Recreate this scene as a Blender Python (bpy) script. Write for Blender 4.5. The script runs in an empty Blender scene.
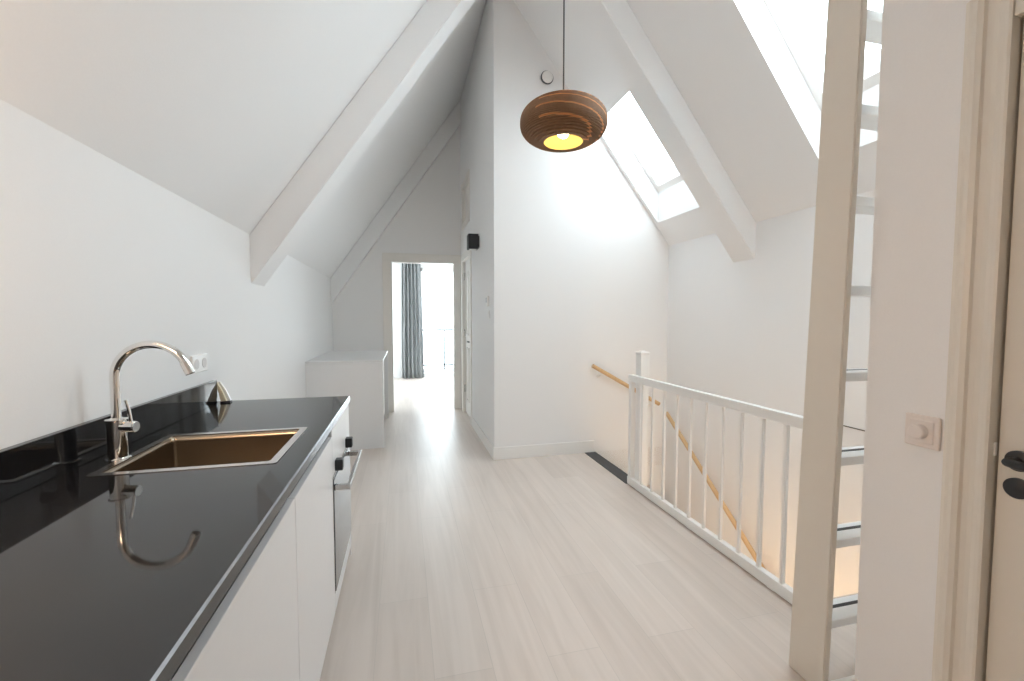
import bpy, bmesh, math, random
from mathutils import Vector, Matrix
random.seed(4)
S = bpy.context.scene
COL = S.collection

# ------------------------------------------------------------------ camera, sky, lights, exposure
f_px, yaw, pitch = 436.0, .2431, .0514
cam_d = bpy.data.cameras.new('camera'); cam = bpy.data.objects.new('camera', cam_d); COL.objects.link(cam)
cam_d.sensor_width = 36.0; cam_d.lens = f_px * 36.0 / 1024.0; cam_d.clip_start = .02; cam_d.clip_end = 200
_cy, _sy, _cp, _sp = math.cos(yaw), math.sin(yaw), math.cos(pitch), math.sin(pitch)
_F = Vector((_sy*_cp, _cy*_cp, -_sp)); _R = Vector((_cy, -_sy, 0)); _U = _R.cross(_F)
M3 = Matrix((_R, _U, -_F)).transposed()
cam.matrix_world = Matrix.Translation((0, 0, 1.36)) @ M3.to_4x4()
S.camera = cam

S.view_settings.view_transform = 'Standard'; S.view_settings.look = 'None'
S.view_settings.gamma = 1.0; S.view_settings.use_curve_mapping = False
S.view_settings.exposure = 1.27
S.cycles.use_denoising = True
S.cycles.max_bounces = 16; S.cycles.diffuse_bounces = 10; S.cycles.transparent_max_bounces = 12
S.cycles.sample_clamp_indirect = 8.0

W = bpy.data.worlds.new('overcast_sky'); S.world = W; W.use_nodes = True
bg = W.node_tree.nodes['Background']; bg.inputs[0].default_value = (.87, .938, 1.0, 1); bg.inputs[1].default_value = 5.0

def lamp(name, kind, loc, energy, color, size=.1, rot=(0, 0, 0), size_y=None, portal=False):
    d = bpy.data.lights.new(name, kind); o = bpy.data.objects.new(name, d); COL.objects.link(o)
    d.energy = energy; d.color = color; o.location = loc; o.rotation_euler = rot
    if kind == 'AREA':
        d.size = size
        if size_y: d.shape = 'RECTANGLE'; d.size_y = size_y
        if portal: d.cycles.is_portal = True
    else: d.shadow_soft_size = size
    return o
# room coordinates shared by everything
XL, XH, XS, XW = -.96, .83, 1.80, 2.683     # left wall, hallway wall, stair edge, right wall
YW, YF, YE, YB = 4.046, 6.5, 1.12, -2.2     # white partition, far wall, end of near right wall, back wall
XD = 1.5
HL, HR, SL, SR = 1.90, 2.109, 1.445, 1.30
XR = (HR + SR*XW - HL - SL*.96)/(SL + SR); ZR = HR + SR*(XW - XR)
def zl(x): return HL + SL*(x - XL)
def zr(x): return HR + SR*(XW - x)
SKY = [(1.825, 2.515, 3.20, 3.995), (1.62, 2.515, 1.08, 2.215)]     # x0,x1,y0,y1 of the roof windows
aR = math.atan(SR)
for i, (x0, x1, y0, y1) in enumerate(SKY):
    xm, ym = (x0+x1)/2, (y0+y1)/2
    lamp('portal', 'AREA', (xm+.03, ym, zr(xm)+.47), 1, (1, 1, 1), (x1-x0)/math.cos(aR), (0, aR, 0), y1-y0, True)
lamp('portal', 'AREA', (1.35, 10.42, 1.27), 1, (1, 1, 1), 2.1, (-math.pi/2, 0, 0), 2.6, True)
lamp('portal', 'AREA', (-2.03, 8.9, 1.5), 1, (1, 1, 1), 1.7, (0, -math.pi/2, 0), 1.2, True)  # portal of the added bedroom side window
lamp('bulb_light', 'POINT', (.8376, 2.252, 2.43), 1.3, (1, .72, .40), .045)            # bulb in the pendant
lamp('wall_lamp_light', 'POINT', (-.80, .60, 1.60), 9, (1, .66, .42), .08)         # lamp over the near end of the worktop
lamp('lower_hall_light', 'POINT', (2.2, 1.3, -1.3), 9, (1, .70, .42), .12)         # lamp in the hall downstairs

# ------------------------------------------------------------------ materials
def mat(name, col, rough=.5, metal=0., spec=None, bump=0., bscale=60., coat=0., var=0.):
    m = bpy.data.materials.new(name); m.use_nodes = True; nt = m.node_tree; b = nt.nodes['Principled BSDF']
    b.inputs['Base Color'].default_value = (*col, 1); b.inputs['Roughness'].default_value = rough; b.inputs['Metallic'].default_value = metal
    if spec is not None: b.inputs['Specular IOR Level'].default_value = spec
    if coat: b.inputs['Coat Weight'].default_value = coat; b.inputs['Coat Roughness'].default_value = .05
    tc = nt.nodes.new('ShaderNodeTexCoord'); no = nt.nodes.new('ShaderNodeTexNoise'); no.inputs['Scale'].default_value = bscale
    nt.links.new(tc.outputs['Object'], no.inputs['Vector'])
    if bump:
        bp = nt.nodes.new('ShaderNodeBump'); bp.inputs['Strength'].default_value = bump; bp.inputs['Distance'].default_value = .002
        nt.links.new(no.outputs['Fac'], bp.inputs['Height']); nt.links.new(bp.outputs['Normal'], b.inputs['Normal'])
    mx = nt.nodes.new('ShaderNodeMix'); mx.data_type = 'RGBA'
    v = var or .015
    mx.inputs['A'].default_value = (*[c*(1-v) for c in col], 1); mx.inputs['B'].default_value = (*[min(1, c*(1+v)) for c in col], 1)
    nt.links.new(no.outputs['Fac'], mx.inputs['Factor']); nt.links.new(mx.outputs['Result'], b.inputs['Base Color'])
    return m
M = {}
M['wall'] = mat('white_wall_paint', (.85, .85, .85), .7, bump=.15, bscale=180)
M['ceil'] = mat('white_ceiling_paint', (.84, .845, .85), .75, bump=.15, bscale=160)
M['trim'] = mat('white_gloss_trim', (.84, .835, .82), .35)
M['cream'] = mat('cream_paint_shaded', (.72, .68, .61), .38, bump=.1, bscale=25)  # cream paint toned down, shade on the near woodwork put into the colour
M['cream_lit'] = mat('cream_paint_lit', (.82, .80, .76), .38)  # lighter copy of the cream paint for the lit far woodwork
M['rail_white'] = mat('white_railing_paint', (.86, .86, .85), .35)
M['lacquer'] = mat('white_lacquer_front', (.78, .77, .77), .32)
M['cab'] = mat('pale_grey_cabinet', (.76, .76, .76), .4)
M['chrome'] = mat('polished_chrome', (.86, .85, .83), .06, 1.)
M['steel'] = mat('brushed_steel', (.62, .61, .60), .25, 1.)
M['sink'] = mat('bronzed_steel_bowl', (.38, .31, .235), .24, 1., bump=.1, bscale=200)
M['sinkrim'] = mat('steel_sink_rim', (.75, .72, .70), .22, 1.)
M['alu'] = mat('grey_grip_profile', (.33, .32, .32), .4, .6)
M['blackp'] = mat('matt_black_plastic', (.02, .021, .024), .4)
M['darkgrey'] = mat('dark_grey_metal', (.045, .048, .055), .45)
M['ovenglass'] = mat('black_oven_glass', (.06, .06, .065), .06, 0, spec=.8)
M['plastic'] = mat('white_plastic', (.84, .83, .81), .35)
M['dimmer'] = mat('ivory_plastic', (.80, .74, .70), .35)
M['darkhole'] = mat('grey_socket_hole', (.66, .64, .63), .6)
M['strip'] = mat('dark_stair_nosing', (.05, .052, .056), .55, bump=.5, bscale=120)
M['joint'] = mat('dark_joint', (.10, .095, .09), .8)
M['cable'] = mat('grey_cable', (.08, .08, .09), .6)
M['screen'] = mat('grey_display', (.42, .44, .46), .3)
M['creamplastic'] = mat('yellowish_plastic', (.85, .80, .62), .4)
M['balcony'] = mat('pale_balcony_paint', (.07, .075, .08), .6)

def wood(name, c1, c2, scale):
    m = bpy.data.materials.new(name); m.use_nodes = True; nt = m.node_tree; b = nt.nodes['Principled BSDF']; b.inputs['Roughness'].default_value = .4
    tc = nt.nodes.new('ShaderNodeTexCoord'); mp = nt.nodes.new('ShaderNodeMapping'); mp.inputs['Scale'].default_value = scale
    no = nt.nodes.new('ShaderNodeTexNoise'); no.inputs['Scale'].default_value = 1; no.inputs['Detail'].default_value = 6
    mx = nt.nodes.new('ShaderNodeMix'); mx.data_type = 'RGBA'; mx.inputs['A'].default_value = (*c1, 1); mx.inputs['B'].default_value = (*c2, 1)
    L = nt.links; L.new(tc.outputs['Object'], mp.inputs[0]); L.new(mp.outputs[0], no.inputs['Vector']); L.new(no.outputs['Fac'], mx.inputs['Factor']); L.new(mx.outputs['Result'], b.inputs['Base Color'])
    return m
M['oak'] = wood('oak_handrail', (.72, .50, .28), (.58, .37, .18), (60, 6, 6))
M['tread'] = wood('oak_stair_tread', (.55, .45, .36), (.45, .36, .28), (30, 5, 30))

def floor_mat():
    m = bpy.data.materials.new('pale_oak_planks'); m.use_nodes = True; nt = m.node_tree; N = nt.nodes; L = nt.links; b = N['Principled BSDF']
    tc = N.new('ShaderNodeTexCoord'); mp = N.new('ShaderNodeMapping'); mp.inputs['Rotation'].default_value = (0, 0, math.pi/2); mp.inputs['Location'].default_value = (.3, .07, 0)
    L.new(tc.outputs['Object'], mp.inputs[0])
    br = N.new('ShaderNodeTexBrick'); br.inputs['Scale'].default_value = 1; br.inputs['Brick Width'].default_value = 1.35; br.inputs['Row Height'].default_value = .225
    br.inputs['Mortar Size'].default_value = .0016; br.inputs['Mortar Smooth'].default_value = .3; br.offset = .37; br.offset_frequency = 2
    br.inputs['Color1'].default_value = (.685, .61, .555, 1); br.inputs['Color2'].default_value = (.635, .56, .505, 1); br.inputs['Mortar'].default_value = (.58, .52, .47, 1)
    L.new(mp.outputs[0], br.inputs['Vector'])
    m2 = N.new('ShaderNodeMapping'); m2.inputs['Scale'].default_value = (20, 1.1, 1); L.new(tc.outputs['Object'], m2.inputs[0])
    no = N.new('ShaderNodeTexNoise'); no.inputs['Scale'].default_value = 1; no.inputs['Detail'].default_value = 8; no.inputs['Distortion'].default_value = .8; L.new(m2.outputs[0], no.inputs['Vector'])
    cr = N.new('ShaderNodeValToRGB'); cr.color_ramp.elements[0].position = .3; cr.color_ramp.elements[0].color = (.93, .92, .91, 1); cr.color_ramp.elements[1].position = .65; cr.color_ramp.elements[1].color = (1.03, 1.03, 1.03, 1)
    L.new(no.outputs['Fac'], cr.inputs[0])
    mu = N.new('ShaderNodeMix'); mu.data_type = 'RGBA'; mu.blend_type = 'MULTIPLY'; mu.inputs['Factor'].default_value = 1
    L.new(br.outputs['Color'], mu.inputs['A']); L.new(cr.outputs[0], mu.inputs['B']); L.new(mu.outputs['Result'], b.inputs['Base Color'])
    b.inputs['Roughness'].default_value = .38
    bp = N.new('ShaderNodeBump'); bp.inputs['Strength'].default_value = .12; bp.inputs['Distance'].default_value = .002; L.new(no.outputs['Fac'], bp.inputs['Height']); L.new(bp.outputs[0], b.inputs['Normal'])
    return m
M['floor'] = floor_mat()

def granite():
    m = mat('polished_black_stone', (.012, .012, .013), .045); nt = m.node_tree; b = nt.nodes['Principled BSDF']
    no = nt.nodes.new('ShaderNodeTexNoise'); no.inputs['Scale'].default_value = 350; tc = nt.nodes.new('ShaderNodeTexCoord'); nt.links.new(tc.outputs['Object'], no.inputs['Vector'])
    cr = nt.nodes.new('ShaderNodeValToRGB'); cr.color_ramp.elements[0].position = .62; cr.color_ramp.elements[0].color = (.010, .010, .011, 1); cr.color_ramp.elements[1].position = .75; cr.color_ramp.elements[1].color = (.022, .021, .02, 1)
    nt.links.new(no.outputs['Fac'], cr.inputs[0]); nt.links.new(cr.outputs[0], b.inputs['Base Color']); b.inputs['IOR'].default_value = 1.5
    return m
M['stone'] = granite()
M['arris_glint'] = mat('stone_arris_painted_glint', (.30, .31, .33), .25, .4)  # bright edge reflection painted as lighter grey on the worktop's front chamfer

def glass():
    m = bpy.data.materials.new('clear_window_glass'); m.use_nodes = True; nt = m.node_tree; N = nt.nodes; L = nt.links; N.remove(N['Principled BSDF'])
    t = N.new('ShaderNodeBsdfTransparent'); t.inputs[0].default_value = (.95, .98, .98, 1); g = N.new('ShaderNodeBsdfGlossy'); g.inputs['Roughness'].default_value = .02
    mx = N.new('ShaderNodeMixShader'); mx.inputs[0].default_value = .05
    L.new(t.outputs[0], mx.inputs[1]); L.new(g.outputs[0], mx.inputs[2]); L.new(mx.outputs[0], N['Material Output'].inputs['Surface'])
    return m
M['glass'] = glass()

def emis(name, col, s):
    m = bpy.data.materials.new(name); m.use_nodes = True; b = m.node_tree.nodes['Principled BSDF']; b.inputs['Base Color'].default_value = (*col, 1)
    b.inputs['Emission Color'].default_value = (*col, 1); b.inputs['Emission Strength'].default_value = s; return m
M['bulb'] = emis('lit_bulb_glass', (1, .92, .70), 12)

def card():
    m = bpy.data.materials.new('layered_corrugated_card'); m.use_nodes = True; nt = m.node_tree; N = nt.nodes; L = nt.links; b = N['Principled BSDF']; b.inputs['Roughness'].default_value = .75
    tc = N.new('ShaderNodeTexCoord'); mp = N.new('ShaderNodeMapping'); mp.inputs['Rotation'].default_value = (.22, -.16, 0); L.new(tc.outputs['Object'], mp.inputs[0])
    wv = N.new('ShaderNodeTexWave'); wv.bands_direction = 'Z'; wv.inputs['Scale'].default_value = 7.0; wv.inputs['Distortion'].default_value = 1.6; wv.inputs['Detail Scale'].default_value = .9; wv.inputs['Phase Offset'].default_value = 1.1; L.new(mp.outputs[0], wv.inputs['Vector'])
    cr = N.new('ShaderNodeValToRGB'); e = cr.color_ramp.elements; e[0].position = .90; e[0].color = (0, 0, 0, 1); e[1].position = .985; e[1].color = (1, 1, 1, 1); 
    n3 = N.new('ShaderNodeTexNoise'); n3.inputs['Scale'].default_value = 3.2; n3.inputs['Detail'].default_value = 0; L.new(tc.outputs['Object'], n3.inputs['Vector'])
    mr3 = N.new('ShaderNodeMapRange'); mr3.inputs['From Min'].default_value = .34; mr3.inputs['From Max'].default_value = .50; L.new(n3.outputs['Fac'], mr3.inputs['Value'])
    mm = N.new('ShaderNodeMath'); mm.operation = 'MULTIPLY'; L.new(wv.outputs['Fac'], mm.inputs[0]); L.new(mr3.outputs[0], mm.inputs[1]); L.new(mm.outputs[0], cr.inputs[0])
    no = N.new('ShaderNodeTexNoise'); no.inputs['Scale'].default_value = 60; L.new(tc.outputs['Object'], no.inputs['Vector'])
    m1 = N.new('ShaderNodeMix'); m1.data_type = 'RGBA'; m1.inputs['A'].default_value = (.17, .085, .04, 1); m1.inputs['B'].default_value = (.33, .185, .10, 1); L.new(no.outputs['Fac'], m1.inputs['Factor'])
    m2 = N.new('ShaderNodeMix'); m2.data_type = 'RGBA'; m2.inputs['B'].default_value = (1, .60, .30, 1); L.new(cr.outputs[0], m2.inputs['Factor']); L.new(m1.outputs['Result'], m2.inputs['A'])  # lamp glow through the card, painted as brighter copper bands
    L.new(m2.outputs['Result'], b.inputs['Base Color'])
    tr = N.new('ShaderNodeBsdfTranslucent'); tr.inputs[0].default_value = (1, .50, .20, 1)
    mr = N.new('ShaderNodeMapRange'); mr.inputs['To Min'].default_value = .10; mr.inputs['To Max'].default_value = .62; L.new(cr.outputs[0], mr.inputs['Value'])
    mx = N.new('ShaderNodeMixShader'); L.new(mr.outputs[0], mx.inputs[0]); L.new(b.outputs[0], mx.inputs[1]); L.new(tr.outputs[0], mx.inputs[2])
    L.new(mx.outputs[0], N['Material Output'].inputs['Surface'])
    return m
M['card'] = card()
M['cardin'] = mat('pale_card_lining', (.60, .49, .19), .8)

def fabric():
    m = mat('grey_linen', (.42, .43, .435), .9, bump=.3, bscale=300); nt = m.node_tree; b = nt.nodes['Principled BSDF']
    tr = nt.nodes.new('ShaderNodeBsdfTranslucent'); tr.inputs[0].default_value = (.62, .63, .63, 1); mx = nt.nodes.new('ShaderNodeMixShader'); mx.inputs[0].default_value = .35
    nt.links.new(b.outputs[0], mx.inputs[1]); nt.links.new(tr.outputs[0], mx.inputs[2]); nt.links.new(mx.outputs[0], nt.nodes['Material Output'].inputs['Surface']); return m
M['linen'] = fabric()

# ------------------------------------------------------------------ geometry helpers
ORG = {}
def bx(bm, x0, x1, y0, y1, z0, z1, bev=0., seg=2):
    b = bmesh.new(); bmesh.ops.create_cube(b, size=1)
    bmesh.ops.scale(b, vec=(abs(x1-x0), abs(y1-y0), abs(z1-z0)), verts=b.verts)
    bmesh.ops.translate(b, vec=((x0+x1)/2, (y0+y1)/2, (z0+z1)/2), verts=b.verts)
    if bev: bmesh.ops.bevel(b, geom=list(b.edges), offset=bev, segments=seg, affect='EDGES', profile=.5)
    merge(bm, b); return bm
def merge(bm, b):
    me = bpy.data.meshes.new('t'); b.to_mesh(me); b.free(); bm.from_mesh(me); bpy.data.meshes.remove(me)
def B(*a, **k): return bx(bmesh.new(), *a, **k)
def prism(bm, pts, axis, a, b_):
    """polygon pts in the plane normal to axis, extruded from a to b_"""
    def V(p, q):
        if axis == 'x': return (q, p[0], p[1])
        if axis == 'y': return (p[0], q, p[1])
        return (p[0], p[1], q)
    lo = [bm.verts.new(V(p, a)) for p in pts]; hi = [bm.verts.new(V(p, b_)) for p in pts]
    fs = [bm.faces.new(lo), bm.faces.new(hi)]
    n = len(pts)
    for i in range(n): fs.append(bm.faces.new((lo[i], lo[(i+1) % n], hi[(i+1) % n], hi[i])))
    bmesh.ops.recalc_face_normals(bm, faces=fs); return bm
def tube(bm, pts, r, n=16, cap=True, rs=None):
    pts = [Vector(p) for p in pts]; rings = []; prev = None
    for i, p in enumerate(pts):
        t = (pts[min(i+1, len(pts)-1)] - pts[max(i-1, 0)]).normalized()
        if prev is None:
            a = Vector((0, 0, 1)) if abs(t.z) < .9 else Vector((0, 1, 0)); u = t.cross(a).normalized()
        else:
            u = (prev - t*prev.dot(t)).normalized()
        prev = u; v = t.cross(u); rr = rs[i] if rs else r
        rings.append([bm.verts.new(p + rr*(math.cos(2*math.pi*k/n)*u + math.sin(2*math.pi*k/n)*v)) for k in range(n)])
    fs = []
    for a, b in zip(rings, rings[1:]):
        for k in range(n): fs.append(bm.faces.new((a[k], a[(k+1) % n], b[(k+1) % n], b[k])))
    for f in fs: f.smooth = True
    if cap: fs.append(bm.faces.new(rings[0])); fs.append(bm.faces.new(rings[-1]))
    bmesh.ops.recalc_face_normals(bm, faces=fs); sharpen(bm); return bm
def sharpen(bm):
    bm.normal_update()
    for e in bm.edges:
        if len(e.link_faces) != 2 or e.calc_face_angle(0) > .6: e.smooth = False
def lathe(bm, prof, c, n=48, axis='z', closed=False, smooth=True):
    c = Vector(c); rings = []
    for r, h in prof:
        ring = []
        for k in range(n):
            a = 2*math.pi*k/n; p = (r*math.cos(a), r*math.sin(a), h)
            if axis == 'x': p = (h, p[0], p[1])
            if axis == 'y': p = (p[0], h, p[1])
            ring.append(bm.verts.new(c + Vector(p)))
        rings.append(ring)
    fs = []; prs = list(zip(rings, rings[1:]))
    if closed: prs.append((rings[-1], rings[0]))
    for a, b in prs:
        for k in range(n):
            f = bm.faces.new((a[k], a[(k+1) % n], b[(k+1) % n], b[k])); f.smooth = smooth; fs.append(f)
    if not closed:
        fs.append(bm.faces.new(rings[0])); fs.append(bm.faces.new(rings[-1]))
    sharpen(bm)
    bmesh.ops.recalc_face_normals(bm, faces=fs); return bm

def obj(name, bm, m, parent=None, kind=None, label=None):
    me = bpy.data.meshes.new(name); o = bpy.data.objects.new(name, me)
    bm.verts.ensure_lookup_table()
    if parent is None:
        xs = [v.co.x for v in bm.verts]; ys = [v.co.y for v in bm.verts]; zs = [v.co.z for v in bm.verts]
        org = Vector(((min(xs)+max(xs))/2, (min(ys)+max(ys))/2, min(zs))); o.location = org
    else:
        org = ORG[parent]; o.parent = parent
    ORG[o] = org
    bmesh.ops.translate(bm, vec=-org, verts=bm.verts); bm.to_mesh(me); bm.free()
    me.materials.append(M[m] if isinstance(m, str) else m); COL.objects.link(o)
    if kind: o['kind'] = kind
    if label: o['label'] = label
    return o
def struct(name, bm, m): return obj(name, bm, m, None, 'structure')
def thing(name, loc, label, cat, group=None):
    o = bpy.data.objects.new(name, None); o.empty_display_size = .05; COL.objects.link(o); o.location = loc; ORG[o] = Vector(loc)
    return tag(o, label, cat, group)
def tag(o, label, cat, group=None):
    o['label'] = label; o['category'] = cat
    if group: o['group'] = group
    return o
def child_copy(o, off):
    c = o.copy(); COL.objects.link(c); c.location = o.location + Vector(off); c.parent = o.parent; ORG[c] = ORG[o]
    for ch in list(o.children):
        d = ch.copy(); COL.objects.link(d); d.parent = c; ORG[d] = ORG[ch]
    return c

def sstruct(name, loc):
    o = bpy.data.objects.new(name, None); COL.objects.link(o); o.location = loc; ORG[o] = Vector(loc); o['kind'] = 'structure'; return o

# ------------------------------------------------------------------ room shell
T = .12
HY0 = 1.62      # near edge of the stair opening
bm = bmesh.new()
bx(bm, XL, XS, YB, YW, -.2, 0); bx(bm, XS, XW, YB, HY0, -.2, 0); bx(bm, XL, XW, YW+.0, YF+T, -.2, 0)
bx(bm, -1.9, 2.6, YF+T, 10.2, -.2, 0)
struct('floor', bm, 'floor')
struct('floor_downstairs', B(XS-.08, XW+.05, .9, YW+.1, -2.8, -2.7), 'floor')

struct('wall_left', B(XL-T, XL, YB, YF, -.2, HL+.2), 'wall')
# far wall with doorway
DX0, DX1, DZ = -.165, .735, 2.17
bm = bmesh.new()
bx(bm, XL, DX0, YF, YF+T, 0, HL); prism(bm, [(XL, HL), (DX0, HL), (DX0, zl(DX0)), ], 'y', YF, YF+T)
prism(bm, [(DX0, DZ), (DX1, DZ), (DX1, zl(DX1)), (DX0, zl(DX0))], 'y', YF, YF+T)
prism(bm, [(DX1, 0), (XH, 0), (XH, zl(XH)), (DX1, zl(DX1))], 'y', YF, YF+T)
struct('wall_far', bm, 'wall')
# hallway wall (facing left) with openings for a door and a transom
HD = (5.52, 6.24, 2.17)     # hallway door y0,y1,top
TR = (5.60, 6.28, 2.62, 3.22)
ztop = zl(XH)
bm = bmesh.new()
x0, x1 = XH, XH+.10
bx(bm, x0, x1, YW, HD[0], 0, ztop); bx(bm, x0, x1, HD[1], YF+T, 0, TR[2]); bx(bm, x0, x1, TR[1], YF+T, TR[2], ztop)
bx(bm, x0, x1, HD[0], HD[1], HD[2], TR[2]); bx(bm, x0, x1, HD[0], TR[0], TR[2], ztop); bx(bm, x0, x1, TR[0], TR[1], TR[3], ztop)
struct('wall_hallway', bm, 'wall')
# white partition facing the camera
bm = bmesh.new()
prism(bm, [(XH+.10, 0), (XW, 0), (XW, HR), (XH+.10, zr(XH+.10)+.02)], 'y', YW, YW+.10)
bx(bm, XS, XW, YW, YW+.1, -2.7, 0)
struct('wall_stair_partition', bm, 'wall')
struct('wall_right', bx(B(XW, XW+T, YB, YW+.1, -2.7, HR+.12), XW, XW+T, YW+.1, YF+T, -.2, HR+.12), 'wall')
# stairwell faces below the floor
bm = bmesh.new(); bx(bm, XS-.08, XS, .9, YW, -2.7, -.2); bx(bm, XS, XW, .9, .98, -2.7, -.2)
struct('wall_stairwell', bm, 'wall')
# near right wall with doorway
DR = (-.09, .802, 2.12)
bm = bmesh.new(); zt = zr(XD+.1)-.002
bx(bm, XD, XD+.10, DR[1], YE, 0, zt); bx(bm, XD, XD+.10, YB, DR[0], 0, zt); bx(bm, XD, XD+.10, DR[0], DR[1], DR[2], zt)
prism(bm, [(XD+.1, 0), (XW, 0), (XW, HR), (XD+.1, zt)], 'y', 1.0, YE-.02)
struct('wall_near_right', bm, 'wall')
# back wall with window
bm = bmesh.new()
prism(bm, [(XL, 0), (XW, 0), (XW, HR), (XR, ZR), (XL, HL)], 'y', YB-T, YB)
struct('wall_back', bm, 'wall')
# sloped ceilings (.3 thick, measured vertically), right one with the roof window shafts
TH = .45
bm = bmesh.new()
prism(bm, [(XL-T, zl(XL-T)), (XR, ZR), (XR, ZR+TH), (XL-T, zl(XL-T)+TH)], 'y', YB-T, YF+T)
struct('ceiling_left', bm, 'ceil')
bm = bmesh.new()
xs = sorted({XR, XW+T, *[s[0] for s in SKY], *[s[1] for s in SKY]}); ys = sorted({YB-T, YF+T, *[s[2] for s in SKY], *[s[3] for s in SKY]})
solid = {}
for i in range(len(xs)-1):
    for j in range(len(ys)-1):
        cx, cy = (xs[i]+xs[i+1])/2, (ys[j]+ys[j+1])/2
        solid[i, j] = not any(s[0] < cx < s[1] and s[2] < cy < s[3] for s in SKY)
V = {}
def vv(i, j, t):
    k = (i, j, t)
    if k not in V: V[k] = bm.verts.new((xs[i], ys[j], zr(xs[i]) + t*TH))
    return V[k]
for (i, j), s in solid.items():
    if not s: continue
    for t in (0, 1): bm.faces.new((vv(i, j, t), vv(i+1, j, t), vv(i+1, j+1, t), vv(i, j+1, t)))
    for di, dj, a, b in ((-1, 0, (i, j), (i, j+1)), (1, 0, (i+1, j), (i+1, j+1)), (0, -1, (i, j), (i+1, j)), (0, 1, (i, j+1), (i+1, j+1))):
        if not solid.get((i+di, j+dj), False):
            bm.faces.new((vv(*a, 0), vv(*b, 0), vv(*b, 1), vv(*a, 1)))
bmesh.ops.recalc_face_normals(bm, faces=bm.faces)
struct('ceiling_right', bm, 'ceil')

# roof beams
def beam(name, side, y0, y1, drop):
    bm = bmesh.new()
    if side == 'L': pts = [(XL, zl(XL)-drop-.01), (XL, zl(XL)), (XR, ZR), (XR, ZR-drop)]
    else: pts = [(XW, zr(XW)-drop), (XW, zr(XW)), (XR, ZR), (XR, ZR-drop)]
    prism(bm, pts, 'y', y0, y1)
    bmesh.ops.bevel(bm, geom=[e for e in bm.edges if abs((e.verts[0].co-e.verts[1].co).normalized().y) < .1 and e.calc_length() > 1], offset=.006, segments=2, affect='EDGES')
    return struct(name, bm, 'ceil')
beam('trim_1', 'L', 3.17, 3.455, .305)
beam('trim_2', 'R', 2.89, 3.128, .285)
beam('trim_3', 'L', YF-.12, YF, .33)

# baseboards
bm = bmesh.new(); bx(bm, XH-.014, XH+.0, YW-.014, HD[0]-.09, 0, .12, .003)
bx(bm, XH, 1.86, YW-.014, YW, 0, .12, .003)
struct('baseboard_partition', bm, 'trim')
struct('baseboard_far', B(XL, DX0-.12, YF-.014, YF, 0, .12, .003), 'trim')
struct('baseboard_near_right', B(XD-.014, XD, .87, YE-.001, 0, .12, .003), 'trim')

# far doorway casing, room beyond
bm = bmesh.new()
for a, b in ((DX0-.12, DX0+.012), (DX1-.012, XH-.002)): bx(bm, a, b, YF-.02, YF+.0, 0, DZ-.0, .004)
bx(bm, DX0-.12, XH-.002, YF-.022, YF, DZ-.012, DZ+.115, .004)
bx(bm, DX0, DX0+.012, YF, YF+T, 0, DZ); bx(bm, DX1-.012, DX1, YF, YF+T, 0, DZ); bx(bm, DX0, DX1, YF, YF+T, DZ-.012, DZ)
struct('door_1', bm, 'cream_lit')
bm = bmesh.new(); WX0, WX1, WZ0, WZ1, YX = .36, 2.35, .03, 2.50, 10.2
bx(bm, -1.9, WX0, YX, YX+.2, 0, 2.85); bx(bm, WX1, 2.6, YX, YX+.2, 0, 2.85); bx(bm, WX0, WX1, YX, YX+.2, 0, WZ0); bx(bm, WX0, WX1, YX, YX+.2, WZ1, 2.85)
struct('wall_bedroom_far', bm, 'wall')
bm = bmesh.new(); bx(bm, -2.0, -1.9, YF+T, 8.3, 0, 2.85); bx(bm, -2.0, -1.9, 9.5, YX+.2, 0, 2.85); bx(bm, -2.0, -1.9, 8.3, 9.5, 0, .65); bx(bm, -2.0, -1.9, 8.3, 9.5, 2.35, 2.85)  # opening left for the added side window
struct('wall_bedroom_left', bm, 'wall')
struct('wall_bedroom_right', B(2.6, 2.7, YF+T, YX+.2, 0, 2.85), 'wall')
bm = bmesh.new(); bx(bm, -2, XL, YF+T-.1, YF+T, 0, 2.85); bx(bm, XH+.1, 2.7, YF+T-.1, YF+T, 0, 2.85)
struct('wall_bedroom_near', bm, 'wall')
struct('ceiling_bedroom', B(-2.0, 2.7, YF+T, YX+.2, 2.70, 2.85), 'ceil')

# ------------------------------------------------------------------ windows
def roof_window(name, x0, x1, y0, y1):
    r = sstruct(name, ((x0+x1)/2, (y0+y1)/2, zr((x0+x1)/2)+.2))
    def strip(bm, xa, xb, ya, yb, o0, o1):
        prism(bm, [(xa, zr(xa)+o0), (xb, zr(xb)+o0), (xb, zr(xb)+o1), (xa, zr(xa)+o1)], 'y', ya, yb)
    fr = bmesh.new(); w = .055; wx = .035
    strip(fr, x0, x0+wx, y0, y1, .30, .42); strip(fr, x1-wx, x1, y0, y1, .30, .42); strip(fr, x0+wx, x1-wx, y0, y0+w, .30, .42); strip(fr, x0+wx, x1-wx, y1-w, y1, .30, .42)
    obj('window_frame', fr, 'trim', r)
    g = bmesh.new(); strip(g, x0+wx, x1-wx, y0+w, y1-w, .34, .355); obj('pane', g, 'glass', r)
    hb = bmesh.new(); tube(hb, [(x0+wx+.02, y0+w, zr(x0+wx+.02)+.27), (x0+wx+.02, y1-w, zr(x0+wx+.02)+.27)], .012)
    obj('opening_bar', hb, 'steel', r)
roof_window('window_1', *SKY[0]); roof_window('window_2', *SKY[1])

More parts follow.
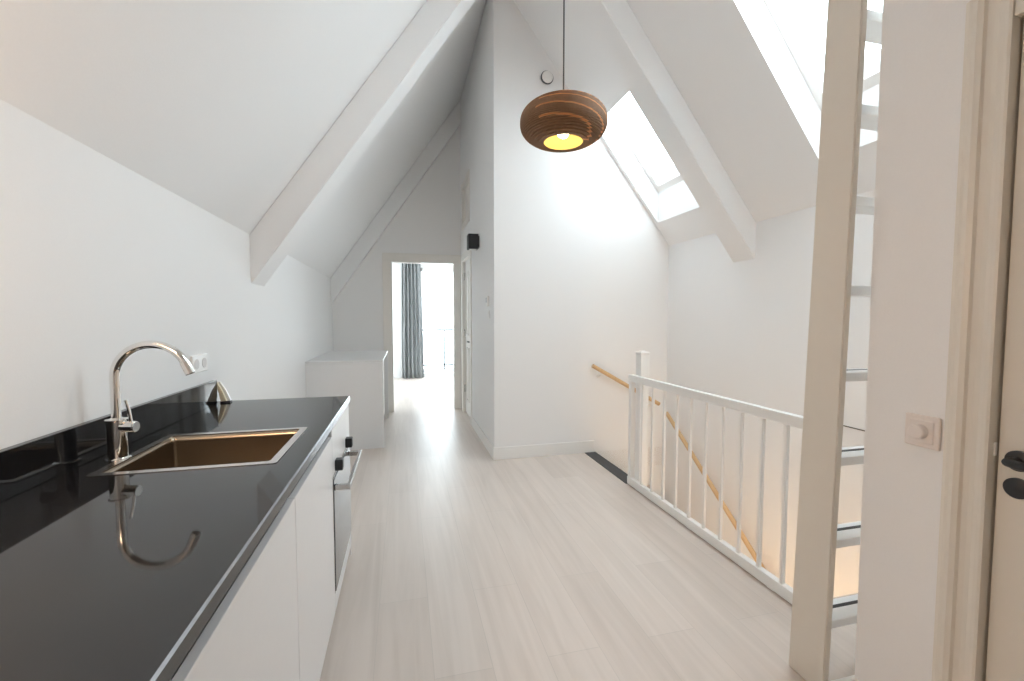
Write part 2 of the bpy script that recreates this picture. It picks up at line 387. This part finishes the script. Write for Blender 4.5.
r = sstruct('window_3', ((WX0+WX1)/2, YX+.1, WZ0))
bm = bmesh.new(); y0, y1 = YX+.04, YX+.11; fw = .06
bx(bm, WX0, WX0+fw, y0, y1, WZ0, WZ1); bx(bm, WX1-fw, WX1, y0, y1, WZ0, WZ1); bx(bm, WX0, WX1, y0, y1, WZ0, WZ0+.05); bx(bm, WX0, WX1, y0, y1, WZ1-.07, WZ1)
bx(bm, 1.33, 1.39, y0, y1, WZ0, WZ1)
obj('window_frame', bm, 'trim', r); obj('pane', B(WX0+fw, WX1-fw, YX+.07, YX+.08, WZ0+.05, WZ1-.07), 'glass', r)
r = sstruct('window_added', (-1.95, 8.9, .65)); bm = bmesh.new()  # unseen side window, added to bring more daylight to bedroom and hall
for a, b in ((8.3, 8.37), (9.43, 9.5)): bx(bm, -1.98, -1.93, a, b, .65, 2.35)
for a, b in ((.65, .72), (2.28, 2.35)): bx(bm, -1.98, -1.93, 8.37, 9.43, a, b)
obj('window_frame', bm, 'trim', r); obj('pane', B(-1.96, -1.95, 8.37, 9.43, .72, 2.28), 'glass', r)
# balcony beyond the far window
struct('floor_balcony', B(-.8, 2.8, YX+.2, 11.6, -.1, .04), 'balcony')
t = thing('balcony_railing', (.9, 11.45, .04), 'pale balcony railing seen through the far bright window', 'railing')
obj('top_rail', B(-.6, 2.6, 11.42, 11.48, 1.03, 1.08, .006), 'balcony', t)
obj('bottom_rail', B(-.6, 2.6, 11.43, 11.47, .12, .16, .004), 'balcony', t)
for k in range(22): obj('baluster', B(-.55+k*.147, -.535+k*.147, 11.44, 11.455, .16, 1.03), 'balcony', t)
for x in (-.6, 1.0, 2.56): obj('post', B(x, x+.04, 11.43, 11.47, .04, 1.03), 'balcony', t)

# curtain
t = thing('curtain', (.1, YX-.14, .03), 'long grey pleated curtain hanging left of the bright window', 'curtain')
bm = bmesh.new(); n = 120; nz = 16; front = []; back = []
for j in range(nz+1):
    z = .004 + j*(2.60-.004)/nz; s = 1 - .16*(j/nz)**1.5 ; row = []; rb = []
    for i in range(n+1):
        u = i/n; x = -.05 + .48*(u*s + (1-s)*.25)
        a = u*2*math.pi*5.5
        y = YX-.16 + .058*math.sin(a+.3*math.sin(j*.35)) * (.75+.25*math.sin(3.1*u+1)) + .012*math.sin(2.3*a+j*.2)
        row.append(bm.verts.new((x, y, z))); rb.append(bm.verts.new((x, y+.006, z)))
    front.append(row); back.append(rb)
for g in (front, back):
    for j in range(nz):
        for i in range(n): bm.faces.new((g[j][i], g[j][i+1], g[j+1][i+1], g[j+1][i])).smooth = True
for j in range(nz):
    for i in (0, n): bm.faces.new((front[j][i], front[j+1][i], back[j+1][i], back[j][i]))
for j in (0, nz):
    for i in range(n): bm.faces.new((front[j][i], front[j][i+1], back[j][i+1], back[j][i]))
bmesh.ops.recalc_face_normals(bm, faces=bm.faces)
obj('drape', bm, 'linen', t)
obj('curtain_track', B(-.1, 2.0, YX-.18, YX-.14, 2.60, 2.63), 'plastic', t)
# spots
t = thing('ceiling_spotlight', (.83, 9.3, 2.70), 'small black twin spotlight on the ceiling of the far room', 'spotlight')
obj('mounting_plate', B(.70, .96, 9.28, 9.32, 2.68, 2.70, .003), 'blackp', t)
for x in (.75, .91):
    bm = bmesh.new(); tube(bm, [(x, 9.30, 2.68), (x, 9.30, 2.58)], .008); tube(bm, [(x, 9.32, 2.58), (x+.01, 9.22, 2.52)], .035)
    obj('spot_head', bm, 'blackp', t)

# ------------------------------------------------------------------ hallway wall details
t = thing('wall_light', (XH, 4.94, 2.12), 'small black cube wall light above the hallway door side', 'wall light')
obj('housing', B(XH-.125, XH-.012, 4.84, 4.98, 2.13, 2.295, .006), 'blackp', t)
obj('wall_plate', B(XH-.012, XH, 4.86, 4.96, 2.15, 2.275, .002), 'blackp', t)
obj('lens', B(XH-.105, XH-.03, 4.87, 4.95, 2.125, 2.131), 'plastic', t)
t = thing('thermostat', (XH, 4.33, 1.50), 'small grey thermostat on the hallway wall near its white corner', 'thermostat')
obj('housing', B(XH-.022, XH, 4.285, 4.375, 1.48, 1.58, .006), 'plastic', t)
obj('display', B(XH-.0245, XH-.021, 4.30, 4.36, 1.515, 1.565, .001), 'screen', t)
o = obj('light_switch', bx(B(XH-.010, XH, 4.25, 4.33, 1.355, 1.435, .003), XH-.015, XH-.009, 4.265, 4.315, 1.37, 1.42, .002), 'plastic')
tag(o, 'small white switch just below the thermostat', 'light switch')

r = sstruct('door_2', (XH, (HD[0]+HD[1])/2, 0))
bm = bmesh.new(); xf = XH+.03
bx(bm, xf, xf+.04, HD[0]+.012, HD[1]-.012, .008, HD[2]-.012)
for za, zb in ((.2, .95), (1.12, 2.0)):
    for ya, yb in ((HD[0]+.11, HD[0]+.335), (HD[0]+.385, HD[1]-.11)):
        for q in ((ya, yb, za, za+.02), (ya, yb, zb-.02, zb), (ya, ya+.02, za, zb), (yb-.02, yb, za, zb)):
            bx(bm, xf-.010, xf, q[0], q[1], q[2], q[3])
leaf = obj('door_leaf', bm, 'cream_lit', r)
bm = bmesh.new(); tube(bm, [(xf, HD[0]+.07, 1.05), (xf-.05, HD[0]+.07, 1.05), (xf-.05, HD[0]+.17, 1.05)], .010); bx(bm, xf-.008, xf, HD[0]+.04, HD[0]+.10, 1.02, 1.08, .003); bx(bm, xf-.006, xf, HD[0]+.05, HD[0]+.09, .93, .97, .002)
obj('door_handle', bm, 'blackp', leaf)
bm = bmesh.new()
for a, b in ((HD[0]-.085, HD[0]+.012), (HD[1]-.012, HD[1]+.085)): bx(bm, XH-.018, XH+.03, a, b, 0, HD[2]+.0, .004)
bx(bm, XH-.02, XH+.03, HD[0]-.085, HD[1]+.085, HD[2]-.01, HD[2]+.085, .004)
obj('door_frame', bm, 'cream_lit', r)
for z in (.35, 1.15, 1.95): obj('hinge', B(XH+.004, XH+.032, HD[1]-.03, HD[1]-.008, z-.05, z+.05, .002), 'steel', r)
r = sstruct('window_4', (XH, 5.94, TR[2]))
bm = bmesh.new(); fw = .06
bx(bm, XH-.012, XH+.05, TR[0]-.02, TR[0]+fw, TR[2]-.02, TR[3]+.02, .003); bx(bm, XH-.012, XH+.05, TR[1]-fw, TR[1]+.02, TR[2]-.02, TR[3]+.02, .003)
bx(bm, XH-.012, XH+.05, TR[0], TR[1], TR[2]-.02, TR[2]+fw, .003); bx(bm, XH-.012, XH+.05, TR[0], TR[1], TR[3]-fw, TR[3]+.02, .003)
obj('window_frame', bm, 'cream_lit', r)
obj('panel', B(XH+.035, XH+.05, TR[0]+fw-.005, TR[1]-fw+.005, TR[2]+fw-.005, TR[3]-fw+.005), 'cream_lit', r)
# closet backs so nothing shows through
struct('wall_closet', bx(B(XH+.1, XH+.9, 5.3, 5.35, 0, 4), XH+.85, XH+.9, 5.35, YF, 0, 4), 'wall')

# round plate on the white partition
t = thing('smoke_alarm', (1.343, YW, 3.57), 'small round white wall alarm with a dark rim above the pendant', 'smoke alarm')
bm = bmesh.new(); lathe(bm, [(.056, 0), (.062, -.004), (.062, -.012), (.056, -.016)], (1.343, YW, 3.63), 40, 'y'); obj('rim', bm, 'darkgrey', t)
bm = bmesh.new(); lathe(bm, [(.054, -.010), (.055, -.022), (.049, -.030), (.02, -.033)], (1.343, YW, 3.63), 40, 'y'); obj('cover', bm, 'plastic', t)

# ------------------------------------------------------------------ pale cabinet by the far doorway
cy0, cy1, cx1, ch = 4.70, 6.10, -.215, .925
t = thing('storage_cabinet', ((XL+cx1)/2, (cy0+cy1)/2, 0), 'low pale grey storage cabinet beyond the kitchen, beside the far doorway', 'cabinet')
obj('top', B(XL, cx1, cy0-.0, cy1, ch-.022, ch, .002), 'cab', t)
obj('side_panel', B(XL, cx1, cy0, cy0+.02, 0, ch-.024, .002), 'cab', t)
obj('side_panel', B(XL, cx1, cy1-.02, cy1, 0, ch-.024, .002), 'cab', t)
obj('body', B(XL+.005, cx1-.075, cy0+.02, cy1-.02, .08, ch-.024), 'cab', t)
obj('plinth', B(XL+.005, cx1-.11, cy0+.02, cy1-.02, 0, .08), 'darkgrey', t)
for k in range(3):
    a = cy0+.026+k*(cy1-cy0-.052)/3; b = a+(cy1-cy0-.052)/3-.004
    d = obj('door', B(cx1-.07, cx1-.05, a, b, .085, ch-.05, .002), 'cab', t)
    obj('grip_rail', B(cx1-.052, cx1-.044, a+.01, b-.01, ch-.062, ch-.05), 'alu', d)

# ------------------------------------------------------------------ kitchen
KX, KF, KY0, KY1 = -.301, -.309, .02, 2.60     # worktop edge, front face, near and far ends
sx0, sx1, sy0, sy1 = -.852, -.392, 1.445, 1.872
t = thing('worktop', ((XL+KX)/2, 1.3, .885), 'long polished black stone worktop with a cut-out for the sink', 'worktop')
bm = bmesh.new()
def rrect(x0, x1, y0, y1, r, n=6):
    pts = []
    for cx, cy, a0 in ((x1-r, y1-r, 0), (x0+r, y1-r, 90), (x0+r, y0+r, 180), (x1-r, y0+r, 270)):
        for k in range(n+1):
            a = math.radians(a0+90*k/n); pts.append((cx+r*math.cos(a), cy+r*math.sin(a)))
    return pts
gx = [XL+.001, sx0, sx1, KX]; gy = [KY0, sy0, sy1, KY1]; gv = {}
def gvv(i, j, t):
    k = (i, j, t)
    if k not in gv: gv[k] = bm.verts.new((gx[i], gy[j], .92 if t else .889))
    return gv[k]
for i in range(3):
    for j in range(3):
        if i == j == 1: continue
        for t_ in (0, 1): bm.faces.new((gvv(i, j, t_), gvv(i+1, j, t_), gvv(i+1, j+1, t_), gvv(i, j+1, t_)))
        for di, dj, p, q in ((-1, 0, (i, j), (i, j+1)), (1, 0, (i+1, j), (i+1, j+1)), (0, -1, (i, j), (i+1, j)), (0, 1, (i, j+1), (i+1, j+1))):
            if not (0 <= i+di < 3 and 0 <= j+dj < 3) or (i+di == j+dj == 1): bm.faces.new((gvv(*p, 0), gvv(*q, 0), gvv(*q, 1), gvv(*p, 1)))
bmesh.ops.recalc_face_normals(bm, faces=bm.faces)
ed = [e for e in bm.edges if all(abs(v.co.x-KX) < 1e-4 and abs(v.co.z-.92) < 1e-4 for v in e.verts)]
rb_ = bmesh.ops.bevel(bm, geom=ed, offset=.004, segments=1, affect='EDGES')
for f in rb_['faces']: f.material_index = 1  # front chamfer takes the painted glint
o = obj('slab', bm, 'stone', t); o.data.materials.append(M['arris_glint'])
o = obj('upstand', B(XL+.001, XL+.022, KY0, 2.532, .9205, 1.04, .0015), 'stone', t)

# sink
t = thing('kitchen_sink', ((sx0+sx1)/2, (sy0+sy1)/2, .72), 'rectangular bronzed steel sink set into the black worktop', 'sink')
bm = bmesh.new()
def bowl(bm, specs):
    rings = []
    for (dx, r, z) in specs: rings.append([bm.verts.new((x, y, z)) for x, y in rrect(sx0+dx, sx1-dx, sy0+dx, sy1-dx, r)])
    for a, b in zip(rings, rings[1:]):
        n = len(a)
        for k in range(n): bm.faces.new((a[k], a[(k+1) % n], b[(k+1) % n], b[k])).smooth = True
    bm.faces.new(rings[-1]); return rings
bowl(bm, [(.012, .012, .918), (.013, .012, .90), (.016, .014, .745), (.022, .02, .728), (.040, .03, .722), (.18, .02, .717)])
bmesh.ops.recalc_face_normals(bm, faces=bm.faces); bmesh.ops.reverse_faces(bm, faces=bm.faces)
bo = obj('bowl', bm, 'sink', t)
mod = bo.modifiers.new('Solidify', 'SOLIDIFY'); mod.thickness = .0015; mod.offset = -1
bm = bmesh.new(); outer = rrect(sx0-.012, sx1+.012, sy0-.012, sy1+.012, .012); inn = rrect(sx0+.012, sx1-.012, sy0+.012, sy1-.012, .012)
vo = [[bm.verts.new((x, y, z)) for x, y in q] for q, z in ((outer, .9203), (outer, .9222), (inn, .9222), (inn, .912))]
for a, b in zip(vo, vo[1:]):
    n = len(a)
    for k in range(n): bm.faces.new((a[k], a[(k+1) % n], b[(k+1) % n], b[k]))
bmesh.ops.recalc_face_normals(bm, faces=bm.faces)
obj('rim', bm, 'sinkrim', t)
bm = bmesh.new(); lathe(bm, [(.045, 0), (.047, .003), (.040, .005), (.030, .002)], ((sx0+sx1)/2, (sy0+sy1)/2, .7205), 32); obj('drain', bm, 'steel', t)
bm = bmesh.new(); xo = sx0+.0155
bx(bm, xo, xo+.004, 1.53, 1.62, .865, .87, .001); bx(bm, xo, xo+.004, 1.53, 1.62, .845, .85, .001); bx(bm, xo, xo+.004, 1.53, 1.535, .845, .87, .001); bx(bm, xo, xo+.004, 1.615, 1.62, .845, .87, .001)
obj('overflow', bm, 'sinkrim', t)

# faucet
fx, fy = -.872, 1.60
t = thing('kitchen_faucet', (fx, fy, .92), 'tall chrome swan neck kitchen faucet standing behind the sink', 'faucet')
bm = bmesh.new(); lathe(bm, [(.032, .0005), (.032, .004), (.029, .006), (.0245, .007), (.0245, .121), (.0285, .123), (.0285, .126), (.018, .128), (.0125, .131)], (fx, fy, .92), 40)
obj('body', bm, 'chrome', t)
bm = bmesh.new(); R_ = .0995; zc = .92+.258
ppts = [(fx, fy, .92+.125), (fx, fy, .92+.2)] + [(fx+R_-R_*math.cos(a), fy, zc+R_*math.sin(a)) for a in [math.radians(q) for q in range(0, 162, 7)]]
ppts.append(tuple(Vector(ppts[-1])+(Vector(ppts[-1])-Vector(ppts[-2])).normalized()*.018))
tube(bm, ppts, .0125, 20); obj('spout', bm, 'chrome', t)
e1 = Vector(ppts[-1]); d1 = (Vector(ppts[-1])-Vector(ppts[-2])).normalized()
bm = bmesh.new(); tube(bm, [e1-d1*.03, e1-d1*.028, e1+d1*.012, e1+d1*.014], .017, 20, rs=[.0126, .0145, .0145, .012]); obj('aerator', bm, 'chrome', t)
bm = bmesh.new(); hz = 1.022; tube(bm, [(fx, fy, hz), (fx+.055, fy-.012, hz)], .017, 20); tube(bm, [(fx+.055, fy-.012, hz), (fx+.058, fy-.0125, hz)], .015, 20)
ho = obj('lever_knob', bm, 'chrome', t)
bm = bmesh.new(); tube(bm, [(fx+.043, fy-.009, hz+.012), (fx+.040, fy-.012, hz+.05), (fx+.034, fy-.015, hz+.085)], .0048, 12); obj('lever', bm, 'chrome', ho)

# base cabinets
def cabinet(y0, y1, label):
    t = thing('base_cabinet', ((XL+KF)/2, (y0+y1)/2, 0), label, 'cabinet', 'white base cabinets under the black worktop')
    y0 += .002; y1 -= .002
    bm = bmesh.new()
    bx(bm, XL+.004, KF-.022, y0, y0+.018, .06, .888); bx(bm, XL+.004, KF-.022, y1-.018, y1, .06, .888); bx(bm, XL+.004, KF-.022, y0+.018, y1-.018, .06, .078); bx(bm, XL+.004, XL+.012, y0+.018, y1-.018, .118, .888)
    obj('body', bm, 'lacquer', t)
    obj('plinth', B(XL+.004, KF-.075, y0, y1, 0, .059), 'lacquer', t)
    obj('door', B(KF-.019, KF, y0, y1, .06, .845, .0015), 'lacquer', t)
    bm = bmesh.new(); bx(bm, KF-.040, KF-.036, y0, y1, .80, .887); bx(bm, KF-.036, KF-.0195, y0, y1, .800, .804)
    obj('grip_channel', bm, 'alu', t)
cabinet(.68, 1.34, 'white base cabinet between the sink cabinet and the bottom edge of the photo')
cabinet(1.34, 2.00, 'white base cabinet under the far part of the sink, directly beside the oven')
cabinet(.02, .68, 'nearest white base cabinet, only a sliver showing at the bottom of the photo')
# oven
t = thing('built_in_oven', ((XL+KF)/2, 2.295, .1), 'built-in oven with dark glass door and black knobs at the counter end', 'oven')
oy0, oy1 = 2.003, 2.585
obj('body', B(XL+.004, KF-.02, oy0, oy1, .06, .888), 'lacquer', t)
obj('control_panel', B(KF-.019, KF, oy0, oy1, .665, .888, .002), 'lacquer', t)
d = obj('oven_door', B(KF-.019, KF, oy0, oy1, .14, .655, .002), 'steel', t)
obj('glass', B(KF, KF+.004, oy0+.006, oy1-.006, .15, .648, .001), 'ovenglass', d)
obj('lower_panel', B(KF-.019, KF, oy0, oy1, .06, .135, .0015), 'lacquer', t)
obj('plinth', B(XL+.004, KF-.075, oy0, oy1, 0, .059), 'lacquer', t)
for y in (2.085, 2.445):
    obj('knob', B(KF, KF+.034, y-.022, y+.022, .672, .722, .004), 'blackp', t)
bm = bmesh.new(); hzz = .610
bx(bm, KF+.055, KF+.070, oy0+.02, oy1-.04, hzz-.012, hzz+.012, .002); bx(bm, KF+.004, KF+.056, oy0+.02, oy0+.045, hzz-.012, hzz+.012, .002); bx(bm, KF+.004, KF+.056, oy1-.065, oy1-.04, hzz-.012, hzz+.012, .002)
obj('handle', bm, 'steel', d)
obj('end_panel', B(XL+.004, KF, 2.587, 2.60, 0, .888, .001), 'lacquer', t)

# socket above the upstand
t = thing('wall_socket', (XL, 2.385, 1.10), 'white double wall socket behind the faucet spout', 'socket')
obj('plate', B(XL, XL+.010, 2.305, 2.465, 1.10, 1.185, .004), 'plastic', t)
for y in (2.345, 2.425):
    bm = bmesh.new(); lathe(bm, [(.024, 0), (.024, .0016), (.0005, .0016)], (XL+.010, y, 1.1425), 28, 'x'); s = obj('socket_well', bm, 'darkhole', t, label='grey recessed well')
# small wedge at the end of the upstand
t = thing('doorstop_wedge', (XL+.05, 2.552, .92), 'small cream and white wedge leaning at the end of the black upstand', 'wedge')
bm = bmesh.new(); prism(bm, [(XL+.010, 1.024), (XL+.022, 1.028), (XL+.042, .985), (XL+.062, .929), (XL+.034, .929), (XL+.026, .975)], 'y', 2.535, 2.549); bmesh.ops.bevel(bm, geom=list(bm.edges), offset=.002, segments=1, affect='EDGES'); obj('body', bm, 'creamplastic', t)
bm = bmesh.new(); prism(bm, [(XL+.018, 1.028), (XL+.028, 1.030), (XL+.054, .985), (XL+.076, .929), (XL+.040, .929)], 'y', 2.5495, 2.565); obj('side', bm, 'plastic', t, label='white side')
obj('foot', B(XL+.032, XL+.078, 2.534, 2.566, .9205, .9285, .001), 'blackp', t, label='dark foot')

# ------------------------------------------------------------------ pendant lamp
px, py, pz = XR, 2.252, 2.400
t = thing('pendant_lamp', (px, py, ZR-.03), 'round brown layered cardboard pendant lamp hanging from the ridge', 'pendant lamp')
bm = bmesh.new(); lathe(bm, [(.05, -.001), (.05, -.03), (.02, -.045), (.005, -.05)], (px, py, ZR-.035), 32); obj('canopy', bm, 'plastic', t)
bm = bmesh.new(); tube(bm, [(px, py, ZR-.08), (px, py, pz+.11)], .0045, 8); obj('cord', bm, 'cable', t)
# stacked card rings: each a thin disc ring; outline is a flattened sphere
bm = bmesh.new(); a_, b_ = .232, .120; nl = 28; zt, zb = .97*b_, -.86*b_
dz = (zt-zb)/nl; prof_o = []; prof_i = []
for k in range(nl):
    z0 = zb + k*dz; z1 = z0 + dz*.80; zm = (z0+z1)/2
    ro = a_*max(0, 1-abs(zm/b_)**2.3)**.5
    prof_o += [(ro, z0), (ro, z1), (ro-.005, z1+dz*.001), (ro-.005, z0+dz)]
    ri = max((a_-.022)*max(0, 1-abs(zm/(b_-.006))**2.3)**.5, .0) if abs(zm) < b_-.006 else .012
    ri = max(min(ri, ro-.014), .012); prof_i.append((ri, z0+dz/2))
prof = prof_o + list(reversed(prof_i))
lathe(bm, prof, (px, py, pz), 72, closed=True, smooth=False)
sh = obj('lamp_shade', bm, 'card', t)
# a pale inner lining
bm = bmesh.new(); pin = []
for k in range(nl):
    zm = zb+(k+.5)*dz; r = prof_i[k][0]-.003
    if r > .02 and zm < .07: pin.append((r, zm))
pin2 = [(r-.0015, z) for r, z in pin]
lathe(bm, pin+list(reversed(pin2)), (px, py, pz), 72, closed=True)
obj('lining', bm, 'cardin', t)
bm = bmesh.new(); lathe(bm, [(.022, .116), (.022, .025), (.018, .02)], (px, py, pz), 24); obj('lamp_holder', bm, 'plastic', t)
bm = bmesh.new(); lathe(bm, [(.010, .03), (.016, .012), (.030, -.022), (.033, -.042), (.030, -.059), (.018, -.073), (.003, -.077)], (px, py, pz), 28); obj('bulb', bm, 'bulb', t)

# ------------------------------------------------------------------ railing around the stair
t = thing('stair_railing', (1.78, 2.4, 0), 'white painted landing railing with thin balusters beside the stair opening', 'railing')
ra, rb = 1.56, 3.185
obj('top_rail', B(1.762, 1.798, ra, rb, .852, .905, .003), 'rail_white', t)
obj('bottom_rail', B(1.762, 1.798, ra, rb, .008, .066, .003), 'rail_white', t)
for k in range(10):
    y = 1.690 + .1445*k; obj('baluster', B(1.771, 1.789, y-.009, y+.009, .064, .854, .002), 'rail_white', t)
obj('end_post', B(1.764, 1.796, rb-.045, rb-.005, .064, .854, .003), 'rail_white', t)
obj('end_post', B(1.764, 1.796, ra+.0, ra+.03, .064, .854, .003), 'rail_white', t)
for y in (1.75, 2.4, 3.05): obj('foot', B(1.77, 1.79, y-.02, y+.02, 0, .01), 'rail_white', t)
o = obj('newel_post', bx(bx(B(1.800, 1.875, 3.062, 3.137, -1.0, 1.075, .004), 1.797, 1.878, 3.059, 3.140, 1.070, 1.092, .004), 1.812, 1.863, 3.074, 3.125, 1.092, 1.098, .002), 'rail_white')
tag(o, 'square white newel post standing behind the far end of the railing', 'post')
o = obj('stair_nosing', B(1.755, 1.872, 3.19, YW-.016, -.02, .006, .003), 'strip')
tag(o, 'dark grey anti-slip strip at the top edge of the stairs', 'stair nosing')
# winding staircase
t = thing('staircase', (2.25, 3.0, -2.7), 'winding staircase going down beyond the white railing', 'staircase')
cx_, cy_ = 1.875, 3.14
def edge(ang):
    c, s = math.cos(ang), math.sin(ang); k = 1e9
    if c > 1e-6: k = min(k, (XW-.003-cx_)/c)
    if s > 1e-6: k = min(k, (YW-.003-cy_)/s)
    return (cx_+c*k, cy_+s*k)
NS = 5
for k in range(NS):
    a1 = math.radians(90-18*k); a0 = math.radians(90-18*(k+1)); z = -.2*(k+1)
    pts = [(cx_, cy_), edge(a0)]
    corner = math.atan2(YW-.003-cy_, XW-.003-cx_)
    if a0 < corner < a1: pts.append((XW-.003, YW-.003))
    pts.append(edge(a1))
    bm = bmesh.new(); prism(bm, pts, 'z', z-.035, z); o = obj('tread', bm, 'tread', t)
    e = edge(a1); d = Vector((e[0]-cx_, e[1]-cy_, 0)); L_ = d.length; d.normalize(); nrm = Vector((-d.y, d.x, 0))
    bm = bmesh.new(); q = [Vector((cx_, cy_, 0)), Vector((cx_, cy_, 0))+d*(L_-.02), Vector((cx_, cy_, 0))+d*(L_-.02)-nrm*.012, Vector((cx_, cy_, 0))-nrm*.012]
    prism(bm, [(p.x, p.y) for p in q], 'z', z, z+.165); obj('riser', bm, 'wall', t)
for k in range(8):
    y1 = cy_-.25*k; z = -1.2-.2*k
    if z < -2.6: break
    obj('tread', B(XS+.004, XW-.003, y1-.27, y1, z-.035, z), 'tread', t); obj('riser', B(XS+.004, XW-.003, y1-.012, y1, z, z+.165), 'wall', t)
# handrails
def rail(name, pts, label, brackets, axis):
    t = thing(name, pts[0], label, 'handrail')
    bm = bmesh.new(); tube(bm, pts, .020, 20); obj('rail', bm, 'oak', t)
    P0, P1 = Vector(pts[0]), Vector(pts[-1])
    for s in brackets:
        p = P0.lerp(P1, s); bm = bmesh.new()
        if axis == 'y': w = Vector((p.x, YW, p.z-.06)); tube(bm, [p-Vector((0, 0, .018)), p-Vector((0, -.01, .05)), w-Vector((0, .004, 0))], .006, 10); lathe(bm, [(.022, 0), (.022, -.006), (.012, -.009)], w, 20, 'y')
        else: w = Vector((XW, p.y, p.z-.06)); tube(bm, [p-Vector((0, 0, .018)), p-Vector((-.01, 0, .05)), w-Vector((.004, 0, 0))], .006, 10); lathe(bm, [(.022, 0), (.022, -.006), (.012, -.009)], w, 20, 'x')
        obj('bracket', bm, 'plastic', t)
rail('handrail', [(1.812, 3.985, .888), (2.56, 3.985, .470)], 'short oak handrail on the white partition at the stair top', (.12, .88), 'y')
rail('handrail', [(2.615, 3.93, .385), (2.615, 2.45, -.685)], 'long oak handrail sloping down the right wall behind the railing', (.06, .5, .94), 'x')
bm = B(XW-.004, XW, 1.15, 2.28, .680, .686)
struct('trim_4', bm, 'joint')

# ------------------------------------------------------------------ loft ladder
lx0, lx1 = 1.448, 2.02
t = thing('loft_ladder', ((lx0+lx1)/2, 1.24, 0), 'tall cream painted open-tread ladder behind the near right wall', 'ladder')
def lean(z): return 1.145 + .045*(1-z/2.4)      # front edge of the stile
def stile(xa, xb):
    bm = bmesh.new(); z1 = 3.35
    prism(bm, [(lean(0), 0), (lean(0)+.145, 0), (lean(z1)+.118, z1), (lean(z1), z1)], 'x', xa, xb)
    bmesh.ops.bevel(bm, geom=list(bm.edges), offset=.003, segments=2, affect='EDGES'); return bm
obj('stile', stile(lx0, lx0+.026), 'cream', t); obj('stile', stile(lx1-.026, lx1), 'cream', t)
for k in range(11):
    z = 2.072 - .3005*(7-k) if k else .03
    y0 = lean(z)+.012 if k else 1.125
    dp = .098 if k else .085
    o = obj('tread', B(lx0+.026, lx1-.026, y0, y0+dp, z-.032, z, .004), 'rail_white', t)
    if k <= 6: obj('anti_slip_strip', B(lx0+.028, lx1-.03, y0+.5*dp+.004, y0+.5*dp+.018, z, z+.0015), 'blackp', o)

# ------------------------------------------------------------------ near right wall: dimmer, door
t = thing('dimmer_switch', (XD, .95, .975), 'square ivory dimmer switch with round knob beside the right doorway', 'dimmer')
obj('plate', B(XD-.011, XD, .905, .995, .976, 1.072, .004), 'dimmer', t)
obj('inner_frame', B(XD-.014, XD-.010, .918, .982, .990, 1.058, .002), 'dimmer', t)
bm = bmesh.new(); lathe(bm, [(.022, -.012), (.021, -.030), (.018, -.033), (.003, -.033)], (XD, .952, 1.024), 32, 'x'); obj('knob', bm, 'dimmer', t)

r = sstruct('door_3', (XD, (DR[0]+DR[1])/2, 0))
bm = bmesh.new()
# stepped profile of the casing: (y outwards, thickness)
prof = [(0, 0), (0, .010), (.010, .014), (.018, .014), (.022, .022), (.034, .026), (.046, .022), (.050, .014), (.062, .012), (.074, .012), (.078, .020), (.088, .024), (.098, .026), (.104, .024), (.104, 0)]
y_ = DR[1]-.012
prism(bm, [(XD-b, y_+.104-a) for a, b in prof], 'z', 0, DR[2]+.09)
prism(bm, [(XD-b, DR[0]+.012-.104+a) for a, b in prof], 'z', 0, DR[2]+.09)
prism(bm, [(XD-b, DR[2]-.012+.104-a) for a, b in prof], 'y', DR[0]+.012, y_) if False else bx(bm, XD-.02, XD, DR[0]+.012, y_, DR[2]-.012, DR[2]+.09, .004)
bx(bm, XD, XD+.1, DR[1]-.012, DR[1], 0, DR[2]); bx(bm, XD, XD+.1, DR[0], DR[0]+.012, 0, DR[2]); bx(bm, XD, XD+.1, DR[0], DR[1], DR[2]-.012, DR[2])
obj('door_frame', bm, 'cream', r)
leaf = obj('door_leaf', B(XD+.004, XD+.044, DR[0]+.016, DR[1]-.018, .006, DR[2]-.016, .002), 'cream', r)
bm = bmesh.new(); hy = .742; hx = XD+.004
lathe(bm, [(.026, 0), (.026, -.008), (.022, -.010), (.012, -.012)], (hx, hy, 1.0), 28, 'x')
tube(bm, [(hx-.008, hy, 1.0), (hx-.045, hy, 1.0), (hx-.055, hy-.02, 1.0), (hx-.055, hy-.12, 1.002)], .011, 16)
lathe(bm, [(.026, 0), (.026, -.008), (.022, -.010), (.004, -.012)], (hx, hy, .93), 28, 'x')
obj('door_handle', bm, 'blackp', leaf)
obj('strike_plate', B(XD-.004, XD+.004, DR[1]-.016, DR[1]-.0125, 1.0, 1.035), 'plastic', r)
struct('wall_behind_door', B(XD+.4, XD+.45, YB, 1.0, 0, zr(XD+.45)), 'wall')

# lamp for the near end of the worktop
t = thing('wall_lamp', (XL, .6, 1.6), 'small warm wall lamp over the near end of the worktop', 'wall lamp')
bm = bmesh.new(); bx(bm, XL, XL+.02, .55, .65, 1.68, 1.78, .004); tube(bm, [(XL+.02, .6, 1.73), (XL+.16, .6, 1.73)], .008, 10); obj('arm', bm, 'blackp', t)
bm = bmesh.new(); lathe(bm, [(.03, .09), (.06, .0), (.056, .0), (.026, .085)], (XL+.16, .6, 1.645), 28, closed=True); obj('lamp_shade', bm, 'blackp', t)
